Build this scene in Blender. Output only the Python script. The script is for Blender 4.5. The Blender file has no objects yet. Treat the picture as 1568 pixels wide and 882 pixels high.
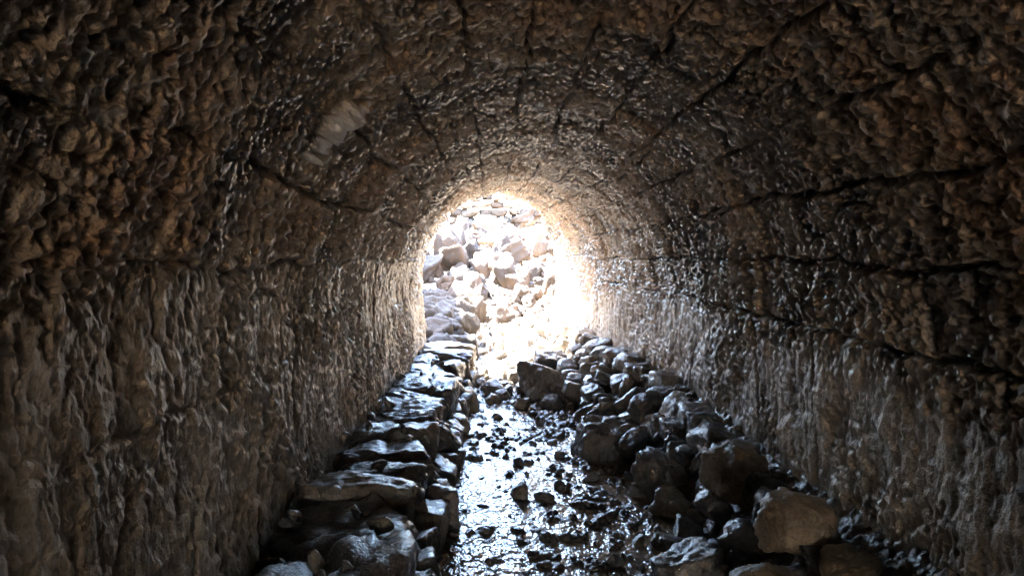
import bpy, bmesh, math, time
import numpy as np
from mathutils import Vector, Euler
rng=np.random.default_rng(7)
sc=bpy.context.scene
T0=time.time()
# ------------------------------------------------------------ noise helpers
_pr=np.random.default_rng(99)
PT=_pr.permutation(1024).astype(np.int32)
VT=_pr.random((1024,)).astype(np.float32)*2-1
def _fl(x):
    i=np.floor(x);f=(x-i).astype(np.float32);return i.astype(np.int32),f*f*(3-2*f)
def vn2(x,y,seed=0):
    x,y=np.broadcast_arrays(np.asarray(x,np.float32),np.asarray(y,np.float32))
    ix,fx=_fl(x);iy,fy=_fl(y);iy=iy+seed*37
    a=PT[(ix+seed*101)&1023];b=PT[(ix+1+seed*101)&1023]
    v00=VT[PT[(a+iy)&1023]];v01=VT[PT[(a+iy+1)&1023]];v10=VT[PT[(b+iy)&1023]];v11=VT[PT[(b+iy+1)&1023]]
    p=v00+(v01-v00)*fy;q=v10+(v11-v10)*fy
    return p+(q-p)*fx
def vn(x,y,z,seed=0):
    x,y,z=np.broadcast_arrays(np.asarray(x,np.float32),np.asarray(y,np.float32),np.asarray(z,np.float32))
    ix,fx=_fl(x);iy,fy=_fl(y);iz,fz=_fl(z)
    r=[]
    for a in (0,1):
        pa=PT[(ix+a+seed*101)&1023]
        rb=[]
        for b in (0,1):
            pb=PT[(pa+iy+b)&1023]
            v0=VT[PT[(pb+iz)&1023]];v1=VT[PT[(pb+iz+1)&1023]]
            rb.append(v0+(v1-v0)*fz)
        r.append(rb[0]+(rb[1]-rb[0])*fy)
    return r[0]+(r[1]-r[0])*fx
def fbm(x,y,z,oct=3,seed=0):
    r=0;a=1;t=0
    for i in range(oct):
        r=r+a*vn(x*2.03**i+i*7.1,y*2.03**i-i*3.7,z*2.03**i+i*1.3,seed+i);t+=a;a*=.5
    return r/t
def fb2(x,y,oct=3,seed=0):
    r=0;a=1;t=0
    c,s_=math.cos(.6),math.sin(.6)
    for i in range(oct):
        r=r+a*vn2(x,y,seed+i);t+=a;a*=.5
        x,y=(x*c-y*s_)*2.03+7.1,(x*s_+y*c)*2.03-3.7
    return r/t
def worley(x,y,seed=0):
    x=x.astype(np.float32);y=y.astype(np.float32)
    ix=np.floor(x).astype(np.int32);iy=np.floor(y).astype(np.int32)
    f1=np.full(x.shape,9.,np.float32);f2=f1.copy();idv=np.zeros(x.shape,np.float32)
    for a in (-1,0,1):
        for b in (-1,0,1):
            cx=ix+a;cy=iy+b
            h=PT[(PT[(cx+seed*17)&1023]+cy)&1023]
            px=cx+.5+.5*VT[h];py=cy+.5+.5*VT[(h+511)&1023]
            d=np.sqrt((px-x)**2+(py-y)**2)
            m=d<f1
            f2=np.where(m,f1,np.minimum(f2,d))
            idv=np.where(m,.5+.5*VT[(h+77)&1023],idv)
            f1=np.where(m,d,f1)
    return f1,f2,idv
def sstep(a,b,x):
    t=np.clip((x-a)/(b-a),0,1);return t*t*(3-2*t)

def mesh_from(name,co,faces,mats,attrs=None,smooth=True):
    me=bpy.data.meshes.new(name)
    co=np.asarray(co,np.float32);faces=np.asarray(faces,np.int32)
    k=faces.shape[1]
    me.vertices.add(len(co));me.vertices.foreach_set('co',co.ravel())
    me.loops.add(faces.size);me.loops.foreach_set('vertex_index',faces.ravel())
    me.polygons.add(len(faces))
    me.polygons.foreach_set('loop_start',np.arange(0,faces.size,k,dtype=np.int32))
    me.polygons.foreach_set('loop_total',np.full(len(faces),k,np.int32))
    me.polygons.foreach_set('use_smooth',np.full(len(faces),smooth,bool))
    me.update(calc_edges=True)
    if attrs:
        for n,v in attrs.items():
            at=me.attributes.new(n,'FLOAT','POINT');at.data.foreach_set('value',np.asarray(v,np.float32).ravel())
    ob=bpy.data.objects.new(name,me);sc.collection.objects.link(ob)
    me.materials.append(mats)
    return ob
def grid_faces(nu,nv,flip=False):
    i=np.arange(nu-1)[:,None]*nv+np.arange(nv-1)[None,:]
    i=i.ravel()
    f=np.stack([i,i+1,i+nv+1,i+nv],1)
    return f[:,::-1] if flip else f

# ------------------------------------------------------------ materials
def newmat(name):
    m=bpy.data.materials.new(name);m.use_nodes=True
    nt=m.node_tree;b=nt.nodes['Principled BSDF']
    return m,nt,b
def N(nt,t,**k):
    n=nt.nodes.new(t)
    for a,v in k.items(): setattr(n,a,v)
    return n
def noise(nt,vec,scale,detail=4,rough=.55):
    n=N(nt,'ShaderNodeTexNoise');n.inputs['Scale'].default_value=scale;n.inputs['Detail'].default_value=detail;n.inputs['Roughness'].default_value=rough
    nt.links.new(vec,n.inputs['Vector']);return n.outputs['Fac']
def ramp(nt,fac,stops):
    r=N(nt,'ShaderNodeValToRGB');nt.links.new(fac,r.inputs[0])
    e=r.color_ramp.elements
    while len(e)<len(stops): e.new(.5)
    for i,(p,c) in enumerate(stops):
        e[i].position=p;e[i].color=(c[0],c[1],c[2],1) if not isinstance(c,float) else (c,c,c,1)
    return r.outputs[0]
def mix(nt,fac,a,b,blend='MIX'):
    m=N(nt,'ShaderNodeMix',data_type='RGBA',blend_type=blend)
    for s,v in ((m.inputs[0],fac),(m.inputs[6],a),(m.inputs[7],b)):
        if isinstance(v,(float,int)): s.default_value=v
        elif isinstance(v,tuple): s.default_value=(*v,1)
        else: nt.links.new(v,s)
    return m.outputs[2]
def bump(nt,h,dist,strength=1,prev=None):
    b=N(nt,'ShaderNodeBump');b.inputs['Distance'].default_value=dist;b.inputs['Strength'].default_value=strength
    nt.links.new(h,b.inputs['Height'])
    if prev is not None: nt.links.new(prev,b.inputs['Normal'])
    return b.outputs[0]
def attr(nt,name):
    a=N(nt,'ShaderNodeAttribute');a.attribute_name=name;return a.outputs['Fac']
def pos(nt):
    return N(nt,'ShaderNodeNewGeometry').outputs['Position']

M_wall,nt,b=newmat('tunnel_masonry')
P=pos(nt)
n3=noise(nt,P,60,3,.65)
c=ramp(nt,attr(nt,'tone'),[(.15,(.21,.17,.135)),(.4,(.36,.285,.21)),(.6,(.48,.38,.275)),(.85,(.46,.31,.20))])
c2=ramp(nt,attr(nt,'tone'),[(.2,(.29,.24,.185)),(.5,(.45,.375,.29)),(.8,(.60,.515,.41))])
c=mix(nt,attr(nt,'plaster'),c,c2)
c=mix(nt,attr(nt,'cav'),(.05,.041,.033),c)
c=mix(nt,ramp(nt,n3,[(.3,.68),(.55,1.0)]),(.11,.09,.07),c)
c=mix(nt,attr(nt,'lime'),c,(.94,.93,.90))  # mineral deposits; near-white also paints in the main patch's reflected brightness
nt.links.new(c,b.inputs['Base Color'])
r1=ramp(nt,attr(nt,'tone'),[(.2,.18),(.8,.36)])
nt.links.new(mix(nt,attr(nt,'plaster'),r1,(.42,.42,.42)),b.inputs['Roughness'])
nt.links.new(bump(nt,n3,.010,.9),b.inputs['Normal'])

def rockmat(name,stops,rough=(.25,.6),bs=1.):
    m,nt,b=newmat(name)
    P=pos(nt)
    c=ramp(nt,attr(nt,'tint'),stops)
    n1=noise(nt,P,11,5,.68)
    n2=noise(nt,P,70,3,.7)
    c=mix(nt,ramp(nt,n1,[(.35,0.0),(.65,.7)]),c,mix(nt,.6,c,(.04,.033,.026)))
    c=mix(nt,ramp(nt,n2,[(.3,.5),(.6,0.0)]),c,(.03,.025,.02))
    nt.links.new(c,b.inputs['Base Color'])
    nt.links.new(ramp(nt,n1,[(.3,rough[0]),(.7,rough[1])]),b.inputs['Roughness'])
    bb=bump(nt,n1,.03*bs,.6);bb=bump(nt,n2,.008*bs,.8,bb)
    nt.links.new(bb,b.inputs['Normal']);return m
M_wet=rockmat('wet_basalt',[(0,(.11,.10,.095)),(.5,(.20,.18,.16)),(1,(.34,.28,.21))],(.15,.38))
M_brown=rockmat('brown_stone',[(0,(.18,.135,.09)),(.5,(.28,.21,.135)),(1,(.40,.30,.20))],(.35,.6))
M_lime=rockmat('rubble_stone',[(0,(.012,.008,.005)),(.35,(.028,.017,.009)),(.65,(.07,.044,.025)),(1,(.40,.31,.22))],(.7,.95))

M_bed,nt,b=newmat('wet_gravel')
P=pos(nt)
n1=noise(nt,P,6,3,.6);n2=noise(nt,P,45,4,.7)
c=ramp(nt,n1,[(.3,(.07,.06,.052)),(.55,(.15,.125,.10)),(.75,(.26,.205,.15))])
c=mix(nt,ramp(nt,n2,[(.35,.6),(.6,0.0)]),c,(.03,.027,.025))
nt.links.new(c,b.inputs['Base Color'])
nt.links.new(ramp(nt,n2,[(.3,.10),(.7,.32)]),b.inputs['Roughness'])
nt.links.new(bump(nt,n2,.015,.9),b.inputs['Normal'])

M_water,nt,b=newmat('stream_water')
P=pos(nt)
mp=N(nt,'ShaderNodeMapping');nt.links.new(P,mp.inputs[0]);mp.inputs['Scale'].default_value=(1,.55,1)
nt.links.new(ramp(nt,noise(nt,P,3,3,.6),[(.35,(.09,.07,.05)),(.65,(.34,.24,.155))]),b.inputs['Base Color'])
b.inputs['Roughness'].default_value=.10;b.inputs['IOR'].default_value=1.38
nt.links.new(bump(nt,noise(nt,mp.outputs[0],14,3,.6),.035,.9),b.inputs['Normal'])

M_ground,nt,b=newmat('dry_earth')
P=pos(nt)
n1=noise(nt,P,.8,6,.6);n2=noise(nt,P,12,5,.7)
c=ramp(nt,n1,[(.3,(.28,.20,.13)),(.6,(.44,.34,.24)),(.75,(.24,.22,.12))])
nt.links.new(c,b.inputs['Base Color']);b.inputs['Roughness'].default_value=.9
nt.links.new(bump(nt,n2,.05,.7),b.inputs['Normal'])

# ------------------------------------------------------------ tunnel profile
Y0=-12.5
def Lx(y): return np.interp(y,[-4,1,4,8.4,13],[-1.0,-.97,-.93,-.76,-.74])
def Rx(y): return np.interp(y,[-4,2,6,12,14],[1.68,1.62,1.55,1.04,1.0])
def Cz(y): return np.interp(y,[-4,2,5,8,12],[1.1,1.04,.90,.73,.65])
Sz=-.42
def YE(x): return 8.4+(x+.75)*1.9
nl,nv_,nr=150,760,150
Zb=-1.95
PL=3.9
def section(y,u):
    L=Lx(y);R=Rx(y);C=Cz(y)
    cx=(L+R)/2;a=(R-L)/2;bz=C-Sz
    th=np.clip(u-1,0,1)*math.pi
    x=np.where(u<1,L,np.where(u>2,R,cx-a*np.cos(th)))
    z=np.where(u<1,Zb+(Sz-Zb)*u,np.where(u>2,Sz-(Sz-Zb)*(u-2),Sz+bz*np.sin(th)))
    nx=np.where(u<1,1.,np.where(u>2,-1.,np.cos(th)/a));nz=np.where((u>=1)&(u<=2),-np.sin(th)/bz,0.)
    l=np.sqrt(nx*nx+nz*nz)
    s=np.where(u<1,(u-1)*(Sz-Zb),np.where(u>2,PL+(u-2)*(Sz-Zb),(u-1)*PL))
    return x,z,nx/l,nz/l,s
u=np.concatenate([np.linspace(0,1,nl,endpoint=False),np.linspace(1,2,nv_,endpoint=False),np.linspace(2,3,nr)])
t=np.concatenate([np.linspace(0,1,50,endpoint=False)*(1.1-Y0)+Y0, np.exp(np.linspace(math.log(1.1),math.log(12.),1000))])
T,U=np.meshgrid(t,u,indexing='ij')
x0,_,_,_,_=section(T,U)
ye=YE(x0)
Y=T+(ye-12.0)*np.clip(T/12,0,1)*sstep(2,12,T)
x,z,nx,nz,s=section(Y,U)
pn=fb2(Y*1.2,s*1.5,2,31)
plaster=np.where(x<.3,1-sstep(-.22,.02,z+.12*pn),1-sstep(-.62,-.40,z+.16*pn))
wx=fb2(s*3,Y*3,2,3);wy=fb2(s*3+9,Y*3+5,2,4)
wf=fb2(s*14,Y*14,2,5)
wg=fb2(s*30,Y*30,2,6)
big=fb2(s*1.3,Y*1.3,3,11)*.05+fb2(s*4,Y*4,2,14)*.012
sa=s+.35*Y;ya=Y-.10*s
f1,f2,idv=worley((sa+.06*wx)*13+.4*wf,(ya+.06*wy)*9+.4*wf,21)
stone=(idv-.5)*.014-np.clip(.16-(f2-f1),0,.16)*.07
rid=1-np.abs(fb2((sa+.05*wy)*14+.15*wg,(ya+.05*wx)*20+.15*wg,3,41))*2.6
rid=np.clip(rid,-.6,1)
ridb=np.clip(1-np.abs(fb2((s+.04*wx)*28,(Y+.04*wy)*19,3,45))*2.6,-.6,1)
rid2=fb2(s*55,Y*42,2,47)
g1,g2,_=worley((sa+.08*wx)*23+.4*wf,(ya+.06*wy)*19+.4*wf,77)
pit=np.clip(.46-g1,0,.46)
rough=stone+rid*.0125+ridb*.008+rid2*.006-pit*.048
streak=fb2(s*3.0,Y*11,3,51)*.012+fb2(s*20,Y*22,3,52)*.010
patch=sstep(.0,.35,fb2(s*2.2,Y*2.2,2,55))*sstep(1.8,3.0,Y)
plrel=streak+(.25+.5*patch)*rough
amp=.85+.35*sstep(-.3,.3,fb2(s*1.0,Y*1.0,2,58))
disp=big+rough*(1-plaster)*1.05*amp+plrel*plaster
LY=np.linspace(-17,16,6000);LS=np.linspace(-3,7,3000)
def n1d(L,arg,vals,seed,oct=2): return np.interp(arg,L,fb2(vals,0*vals+seed*.77,oct,seed)).astype(np.float32)
ch=.30
row=np.floor((s+.035*wx+.014*wf)/ch);rs=(s+.035*wx+.014*wf)/ch-row
by=(Y+.045*wy+.018*wf)/.52+.5*(row%2)+.21*np.sin(row*7.3);bf=by-np.floor(by)
dj=np.minimum(np.minimum(rs,1-rs)*ch,np.minimum(bf,1-bf)*.52)
bm_=sstep(-.3,.1,fb2(s*2.0,Y*1.6,2,171))*(1-plaster)
blk=(1-sstep(.003,.018,dj))*bm_
bid=(.5+.5*VT[(row.astype(int)*31+np.floor(by).astype(int)*17)&1023])
disp=disp-blk*.034+(bid-.5)*.026*(1-plaster)
cr=np.zeros_like(s)
for k,(s0,sd) in enumerate([(-.12,1),(.62,2),(1.35,3),(2.15,4),(2.75,5),(3.30,6)]):
    off=n1d(LY,Y,LY*.9,60+sd)*.06+n1d(LY,Y,LY*8,61+sd)*.02+.02*wf
    m=sstep(.0,.4,n1d(LY,Y,LY*2.1,70+sd))
    cr=np.maximum(cr,(1-sstep(.003,.015,np.abs(s-s0-off)))*m)
yy=Y+n1d(LS,s,LS*1.6,81)*.06+.018*wf+n1d(LS,s,LS*9,82)*.02
for k in range(14):
    y0=1.5+k*.72+.2*rng.uniform(-1,1)
    m=sstep(.0,.22,n1d(LS,s,LS*1.1+k*5.3,90+k))
    cr=np.maximum(cr,(1-sstep(.004,.017,np.abs(yy-y0)))*m)
q=fb2(s*1.1+3,Y*.8,3,101)
m=sstep(.1,.3,fb2(s*.9,Y*.9,2,103))
cr=np.maximum(cr,(1-sstep(.005,.020,np.abs(q)))*m*.7)
cr=cr*(1-.6*plaster)
disp=disp-cr*.040
def blob(px,py,pz,r,a=.9):
    d=np.sqrt((x-px)**2+(Y-py)**2*.6+(z-pz)**2)
    return 1-sstep(r*.75,r*.95,d+r*a*wf+r*a*.5*wx)
L1=blob(-.66,3.12,.54,.15,.8)
lime=L1
lime=np.maximum(lime,.45*blob(.33,4.9,.90,.09))
lime=np.maximum(lime,.4*blob(-.83,1.6,.30,.06))
for (a_,b_,c_,r_) in [(.75,4.2,.75,.05),(1.1,2.6,.7,.06),(-.2,5.5,.68,.05),(.1,3.8,.93,.05),(1.3,5.0,.2,.06)]:
    lime=np.maximum(lime,.3*blob(a_,b_,c_,r_))
lime=np.clip(lime,0,1)
disp=disp+L1*.14*np.clip((3.34-Y)/.38,0,1)  # lip added to the mineral patch to turn it towards the exit light
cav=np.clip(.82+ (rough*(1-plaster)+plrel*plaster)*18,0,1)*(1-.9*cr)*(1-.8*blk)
tone=np.clip(.5+fb2(s*1.6,Y*1.6,4,131)*.7+fb2(s*9,Y*7,2,141)*.3+(bid-.5)*.4*(1-plaster)+plaster*fb2(s*.8,Y*9,3,133)*.4,0,1)
X=x+nx*disp;Z=z+nz*disp
Y=Y+sstep(10.5,12,T)*(.12+.14*n1d(LS,s,LS*6,111))
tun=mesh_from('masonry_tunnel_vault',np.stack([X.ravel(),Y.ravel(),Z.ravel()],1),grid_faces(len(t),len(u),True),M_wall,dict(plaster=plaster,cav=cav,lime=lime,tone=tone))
print('tunnel',time.time()-T0)

# ------------------------------------------------------------ stream bed
def bedz(x,y):
    base=np.interp(y,[-4,6.5,8.2,9.5,12,14],[-1.635,-1.62,-1.58,-1.52,-1.42,-1.36])
    le=-.36+.04*vn2(y*2.5,0,5)
    lz=-1.34+.03*vn2(y*3,x*3,6)
    r0=np.interp(y,[2,3.5,5,7,9,12],[.95,1.0,.98,.88,.72,.80])+.08*vn2(y*1.8,0,8)
    z=base+sstep(0,1,(x-r0)/(.65))*.46
    l=sstep(0,.07,le-x)
    return z*(1-l)+lz*l
nx_=360
xs=np.linspace(-1.25,1.95,nx_)
ty=np.concatenate([np.linspace(Y0-1,1.5,40,endpoint=False),np.exp(np.linspace(math.log(1.5),math.log(13.3),660))])
TY,XS=np.meshgrid(ty,xs,indexing='ij')
bw=fb2(XS*6,TY*6,2,310)*.6
w1,w2,wi=worley(XS*8+bw,TY*8,301);v1,v2,vi=worley(XS*20+bw,TY*20,302)
g=np.sqrt(np.clip(.36-w1**2,0,1))*.075*(wi>.5)+np.sqrt(np.clip(.3-v1**2,0,1))*.04*(vi>.35)
z=bedz(XS,TY)+g*.9-.02+fb2(XS*1.8,TY*1.3,3,303)*.055+fb2(XS*30,TY*30,2,304)*.010
mesh_from('stream_bed',np.stack([XS.ravel(),TY.ravel(),z.ravel()],1),grid_faces(len(ty),nx_,True),M_bed)
nwx,nwy=60,240
WY,WX=np.meshgrid(np.linspace(Y0-1,8.6,nwy),np.linspace(-.42,1.35,nwx),indexing='ij')
WZ=-1.600+.003*vn2(WX*5,WY*4,5)
mesh_from('stream_water',np.stack([WX.ravel(),WY.ravel(),WZ.ravel()],1),grid_faces(nwy,nwx,True),M_water)

# ------------------------------------------------------------ rocks
def ico(sub):
    bm=bmesh.new();bmesh.ops.create_icosphere(bm,subdivisions=sub,radius=1)
    v=np.array([q.co[:] for q in bm.verts]);f=np.array([[w.index for w in q.verts] for q in bm.faces]);bm.free()
    return v,f
ICO={k:ico(k) for k in (3,4,5)}
def proto(sub,boxy,nf,kk=34.):
    v,f=ICO[sub]
    K=rng.integers(7,12)
    n=rng.normal(size=(K,3));n/=np.linalg.norm(n,axis=1)[:,None]
    h=rng.uniform(.55,.95,K)
    ax=np.array([[1,0,0],[-1,0,0],[0,1,0],[0,-1,0],[0,0,1],[0,0,-1]],float)+rng.normal(size=(6,3))*(.10 if boxy else .3)
    ax/=np.linalg.norm(ax,axis=1)[:,None]
    n=np.concatenate([ax,n]);h=np.concatenate([rng.uniform(.75,.92,6),h+.32*boxy])
    if boxy==0: h=np.clip(h,.8,2);kk=12.
    dt=v@n.T
    r=np.where(dt>.05,h[None,:]/np.maximum(dt,.05),9.)
    r=np.minimum(r,1.4)
    r=-np.log(np.exp(-kk*r).sum(1))/kk
    if boxy==0: r=r+.2
    o=rng.uniform(0,50,3);sd=int(rng.integers(1,99))
    q=v*r[:,None]
    d=fbm(q[:,0]*1.7+o[0],q[:,1]*1.7+o[1],q[:,2]*1.7+o[2],3,sd)*.2*nf
    d=d+fbm(q[:,0]*6+o[0],q[:,1]*6+o[1],q[:,2]*6+o[2],3,sd+3)*.09*nf
    return q*(1+d)[:,None],f
_PC={}
def getproto(sub,boxy,nf):
    k=(sub,0 if boxy==0 else (1 if boxy<=.35 else 2),nf)
    if k not in _PC: _PC[k]=[]
    L=_PC[k]
    if len(L)<30: L.append(proto(sub,boxy,nf));return L[-1]
    return L[rng.integers(len(L))]
class Rocks:
    def __init__(s): s.v=[];s.f=[];s.t=[];s.n=0
    def add(s,p,size,rot=(0,0,0),boxy=0.,sub=4,tint=None,nf=1.):
        q,f=getproto(sub,boxy,nf)
        if boxy<=.5 and sub<5:
            R0=np.array(Euler(tuple(rng.uniform(-3,3,3))).to_matrix());q=q@R0.T
        elif rng.random()<.5: q=q*np.array([-1,-1,1])
        q=q*np.array(size)[None,:]
        R=np.array(Euler(rot).to_matrix())
        q=q@R.T+np.array(p)[None,:]
        s.v.append(q);s.f.append(f+s.n);s.n+=len(q)
        s.t.append(np.full(len(q),rng.random() if tint is None else tint))
    def build(s,name,mat):
        return mesh_from(name,np.concatenate(s.v),np.concatenate(s.f),mat,dict(tint=np.concatenate(s.t)))
U_=rng.uniform
K=Rocks()
y=1.0
while y<8.9:
    l=U_(.24,.56)
    xe=-.35+U_(-.06,.04)+ (0.10 if y>7 else 0)
    wl=float(Lx(y))
    if U_()<.45:
        xm=wl+(xe-wl)*U_(.4,.6)
        K.add(((xm+wl)/2,y+l/2,-1.35+U_(-.05,.05)),((xm-wl)/2*1.3,l/2*1.15,.17),(U_(-.12,.12),U_(-.12,.12),U_(-.2,.2)),1.,4,nf=1.05)
        K.add(((xe+xm)/2,y+l/2,-1.36+U_(-.05,.04)),((xe-xm)/2*1.3,l/2*1.15,.17),(U_(-.12,.12),U_(-.12,.12),U_(-.2,.2)),1.,4,nf=1.05)
    else:
        K.add(((xe+wl)/2,y+l/2,-1.36+U_(-.05,.05)),((xe-wl)/2*1.22,l/2*1.13,.17),(U_(-.1,.1),U_(-.1,.1),U_(-.15,.15)),1.,5,nf=1.05)
    y+=l*.98
y=1.2
while y<9.2:
    l=U_(.16,.36)
    K.add((-.33+U_(-.04,.03)+(0.08 if y>7 else 0),y+l/2,-1.55+U_(-.03,.03)),(.12,l/2*1.15,.13),(U_(-.25,.25),U_(-.25,.25),U_(-.3,.3)),.8,4)
    y+=l*.95
for i in range(40):
    y=U_(1.8,8.5);wl=float(Lx(y));r=U_(.02,.045)
    K.add((U_(wl,-.45),y,-1.20+U_(-.02,.01)),(r*1.3,r,r*.7),tuple(U_(-3,3,3)),.3,3)
K.build('stone_kerb_ledge',M_wet)
K=Rocks()
y=1.3
while y<11.8:
    l=U_(.18,.36); wl=float(Rx(y));zt=float(np.interp(y,[2,3.5,6,12],[-1.42,-1.33,-1.17,-1.15]))
    K.add((wl-.10+U_(-.05,.03),y+l/2,zt+U_(-.05,.04)),(U_(.13,.18),l/2*1.1,U_(.09,.13)),(U_(-.2,.2),U_(-.25,.25),U_(-.4,.4)),.8,4)
    y+=l*.92
for row_,(dx,dz,pr) in enumerate([(.29,-.13,.9),(.46,-.25,.85),(.60,-.33,.5)]):
    y=1.6
    while y<11.6:
        l=U_(.10,.30); wl=float(Rx(y));zt=float(np.interp(y,[2,3.5,6,12],[-1.42,-1.33,-1.17,-1.15]))
        if U_()<pr:
            K.add((wl-dx+U_(-.08,.08),y+l/2,max(zt+dz,-1.6)+U_(-.05,.05)),(U_(.07,.15),l/2*1.05,U_(.05,.11)),(U_(-.5,.5),U_(-.5,.5),U_(-.6,.6)),.7,4 if y<7 else 3)
        y+=l*.95
K.build('stacked_stone_ledge',M_wet)
def boulder(name,p,sz,rot,mat,boxy=0.,tint=.5,nf=1.):
    k=Rocks();k.add((0,0,0),sz,rot,boxy,5,tint,nf);o=k.build(name,mat);o.location=p;return o
boulder('brown_boulder',(1.36,3.15,-1.23),(.15,.15,.12),(.1,.2,.4),M_brown,0,.8,1.1)
boulder('brown_boulder',(1.48,2.80,-1.35),(.15,.16,.12),(.3,.1,1.4),M_brown,0,.6,1.1)
boulder('brown_boulder',(1.16,2.95,-1.44),(.12,.13,.09),(.5,.1,.4),M_brown,0,.4,1.1)
boulder('dark_boulder',(1.36,3.95,-1.25),(.16,.19,.15),(.2,.1,.3),M_brown,.6,.2,1.)
boulder('flat_boulder',(.92,3.35,-1.54),(.18,.15,.12),(.05,-.1,.2),M_wet,.9,.5)
boulder('dark_boulder',(.86,5.55,-1.52),(.22,.20,.19),(.1,.1,.3),M_wet,.7,.1)
boulder('dark_boulder',(.55,7.6,-1.43),(.26,.25,.22),(.1,.2,.9),M_wet,.3,.2)
boulder('dark_boulder',(.70,8.4,-1.42),(.25,.23,.19),(.3,.2,.1),M_wet,.5,.15)
boulder('dark_boulder',(1.1,4.6,-1.47),(.15,.18,.13),(.4,.2,.5),M_wet,.4,.3)
bz=lambda x,y: float(bedz(np.array([x]),np.array([y]))[0])
K=Rocks()
for i in range(36):
    y=U_(7.1,8.6);x=U_(-.12,.85);r=U_(.05,.12)
    K.add((x,y,bz(x,y)+r*.4),(r*U_(.9,1.4),r,r*.8),tuple(U_(-3,3,3)),.3,4)
for i in range(100):
    y=2.4+4.8*U_()**.8;x=np.clip(rng.normal(.78,.40),-.2,1.2);r=U_(.015,.045)*(1.6 if U_()<.15 else 1)
    K.add((x,y,-1.60+r*.15),(r*U_(.9,1.6),r,r*.55),tuple(U_(-3,3,3)),.3,3)
for i in range(80):
    y=U_(9.,12.6);x=U_(-.3,1.0);r=U_(.03,.09)
    K.add((x,y,bz(x,y)+r*.3),(r*U_(.9,1.5),r,r*.7),tuple(U_(-3,3,3)),.3,3)
K.build('loose_stream_rocks',M_wet)

# ------------------------------------------------------------ outside ground
def ground_h(x,y):
    top=1.75+.25*fb2(x*.15,y*.15,3,400)
    ye=YE(np.clip(x,-3,3.5))
    rav_floor=np.interp(y,[8,12.4,13.5,15,17.2,18,19.2,22,40],[-1.62,-1.62,-1.25,-.80,-.10,.05,.9,1.4,1.8])
    hw=np.interp(y,[6,12,18,40],[2.2,2.1,2.4,6])
    side=sstep(0,1,(np.abs(x-.2)-hw)/1.3)
    shade_bank=1.6*sstep(8.5,9.5,y)*(1-sstep(17.2,18.5,y))*sstep(-1.7,-2.9,x)  # unseen rise added on the left to shade rubble and fallen blocks
    front=rav_floor*(1-side)+(top+shade_bank)*side
    sb=sstep(0,1,(np.abs(x-.3)-2.2)/1.4)
    fade=sstep(-27,-21,y)
    back=(-1.66*(1-sb)+top*sb)*fade+top*(1-fade)
    z=np.where(y>=ye,front,np.where(y<=Y0,back,top))
    far=np.sqrt(x**2+y**2)
    return z+fb2(x*2,y*2,3,402)*.06+ sstep(60,600,far)*12*fb2(x*.004,y*.004,3,405)
def sp(a,bmax):
    return np.concatenate([[ -bmax,-bmax*.4,-bmax*.15,-bmax*.06,-bmax*.025],a,[bmax*.025,bmax*.06,bmax*.15,bmax*.4,bmax]])
gx=sp(np.arange(-20,20.01,.25),2000)
gy=sp(np.arange(-35,40.01,.25),2000)
GY,GX=np.meshgrid(gy,gx,indexing='ij')
gz=ground_h(GX,GY)
F=grid_faces(len(gy),len(gx),True)
inside=((GY<YE(np.clip(GX,-3,3.5)))&(GY>Y0)).ravel()
ins=inside[F].sum(1)
cxx=GX.ravel()[F].mean(1)
kill=(ins>0)&(ins<4)&(cxx>-3.4)&(cxx<4.2)
mesh_from('ground',np.stack([GX.ravel(),GY.ravel(),gz.ravel()],1),F[~kill],M_ground)

def portal(name,yfun,depth,flip,mat):
    n=120
    uu=np.linspace(0,3,n)
    pts=[]
    for k in range(n):
        xx0=section(np.array(0.),np.array(uu[k]))[0]
        yk=yfun(float(xx0))
        for _ in range(6):
            xk,zk,_a,_b,_c=section(np.array(yk),np.array(uu[k]));yk=yfun(float(xk))
        pts.append((float(xk),yk,float(zk)))
    X0,X1,Zt=-3.6,4.4,2.05
    outer=[]
    for k in range(n):
        q=uu[k]
        if q<1: o=(X0,Zb+(Zt-Zb)*q)
        elif q<=2: o=(X0+(X1-X0)*(q-1),Zt)
        else: o=(X1,Zt-(Zt-Zb)*(q-2))
        outer.append((o[0],yfun(o[0]),o[1]))
    rows=[]
    for dd in (0,depth):
        for j in range(9):
            w=j/8
            for k in range(n):
                a=pts[k];b_=outer[k]
                vx,vz=b_[0]-a[0],b_[2]-a[2];vl=math.hypot(vx,vz);w2=w*(1-.06/vl)+.06/vl
                rows.append((a[0]*(1-w2)+b_[0]*w2,a[1]*(1-w2)+b_[1]*w2+dd,a[2]*(1-w2)+b_[2]*w2))
    co=np.array(rows)
    f=grid_faces(9,n,flip)
    f2=grid_faces(9,n,not flip)+9*n
    ri=np.arange(n-1)
    rout=np.stack([ri+8*n,ri+1+8*n,ri+1+17*n,ri+17*n],1)
    co[:,1]+=.03*fbm(co[:,0]*2,co[:,2]*2,0*co[:,0],3,9)
    return mesh_from(name,co,np.concatenate([f,f2,rout]),mat,dict(plaster=np.full(len(co),.5),cav=np.full(len(co),.8),lime=np.zeros(len(co)),tone=np.full(len(co),.5)))
portal('stone_portal_wall',lambda x:YE(min(max(x,-3),3.5))-.02,-.3,False,M_wall)
portal('stone_portal_wall',lambda x:Y0+.02,.4,True,M_wall)

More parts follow.
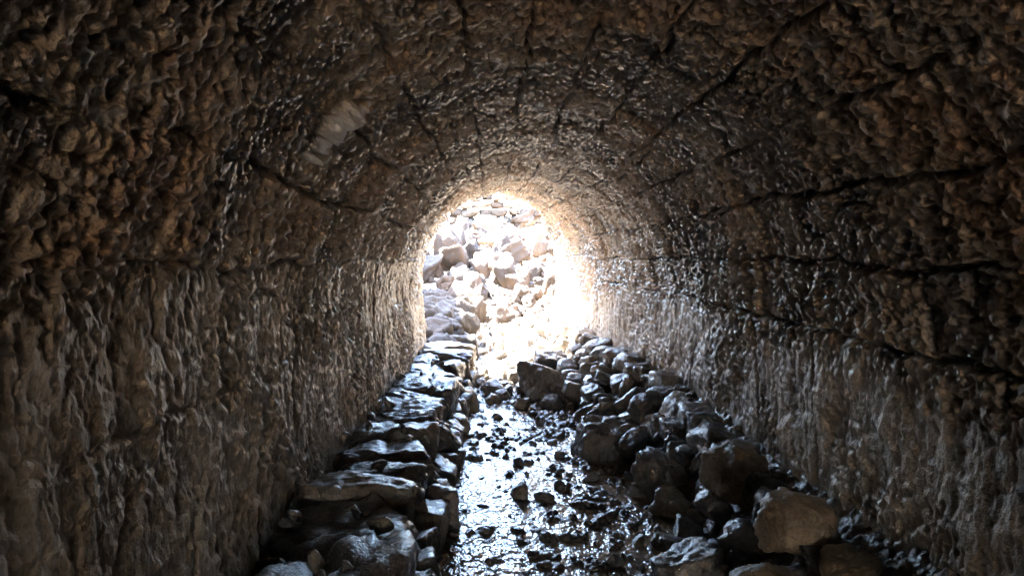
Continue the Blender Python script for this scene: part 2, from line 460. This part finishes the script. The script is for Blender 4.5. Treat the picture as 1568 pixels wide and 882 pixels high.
gh=lambda x,y: float(ground_h(np.array([x]),np.array([y]))[0])
K=Rocks()
for i in range(380):
    y=U_(12.3,18.8);x=rng.normal(.2,1.15)
    r=U_(.05,.24)*(1.9 if U_()<.18 else .85)
    if abs(x)>2.0: continue
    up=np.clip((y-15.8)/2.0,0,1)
    tn=np.clip((.05+.6*U_())*(1-up)+up*U_(.5,1.),0,1)  # shade on the lower pile and glare on its top put into the tint
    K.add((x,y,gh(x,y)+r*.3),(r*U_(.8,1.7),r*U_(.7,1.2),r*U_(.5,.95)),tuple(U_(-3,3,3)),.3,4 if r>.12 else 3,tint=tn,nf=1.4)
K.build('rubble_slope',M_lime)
K=Rocks()
for i in range(60):
    y=U_(8.9,12.6);x=-.72+U_(-.7,.38)
    r=U_(.12,.24);zz=np.interp(y,[8.8,10.5,12.6],[-1.35,-1.1,-1.05])-max(0,(x+.55))*.9
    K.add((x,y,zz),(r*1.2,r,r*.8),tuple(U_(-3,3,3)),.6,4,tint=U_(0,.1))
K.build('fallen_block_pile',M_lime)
K=Rocks()
for course in range(7):
    z0=.05+course*.19
    a=-1.0+U_(0,.05)
    while a<1.0:
        l=U_(.07,.16)
        am=a+l/2
        x=.2+3.4*math.sin(am*.9);y=19.0-(1-math.cos(am*.9))*2.6-course*.05
        K.add((x,y+U_(-.05,.05),z0+U_(-.02,.02)),(l*3.4*.9/2*1.08,.2,.105),(U_(-.06,.06),U_(-.06,.06),-am*.7+U_(-.1,.1)),1.,3,tint=U_(.5,1),nf=1.)
        a+=l
K.build('dry_stone_retaining_wall',M_lime)
boulder('projecting_stone',(-.42,8.75,.50),(.10,.10,.07),(.2,.3,.4),M_brown,.7,.3)

# ------------------------------------------------------------ camera
cam=bpy.data.cameras.new('camera');co_=bpy.data.objects.new('camera',cam);sc.collection.objects.link(co_)
cam.lens=26;cam.sensor_width=36;cam.clip_start=.02;cam.clip_end=6000
co_.location=(0,0,0);co_.rotation_euler=(math.radians(90-3.34),0,math.radians(-1.72))
sc.camera=co_
# ------------------------------------------------------------ light
el=math.radians(55);az=math.radians(-70)
W=bpy.data.worlds.new('World');sc.world=W;W.use_nodes=True
nt=W.node_tree;bg=nt.nodes['Background'];sky=nt.nodes.new('ShaderNodeTexSky');sky.sky_type='NISHITA';sky.sun_disc=False
sky.sun_elevation=el;sky.sun_rotation=az
nt.links.new(sky.outputs[0],bg.inputs[0]);bg.inputs[1].default_value=9.5
S=bpy.data.lights.new('sun','SUN');S.energy=250;S.angle=math.radians(.5);S.color=(1,.93,.82)
so=bpy.data.objects.new('sun',S);sc.collection.objects.link(so)
d=Vector((math.sin(az)*math.cos(el),math.cos(az)*math.cos(el),math.sin(el)))
so.rotation_euler=(-d).to_track_quat('-Z','Y').to_euler();so.location=d*30
sc.view_settings.view_transform='Standard';sc.view_settings.look='None';sc.view_settings.exposure=0
print('total',time.time()-T0)
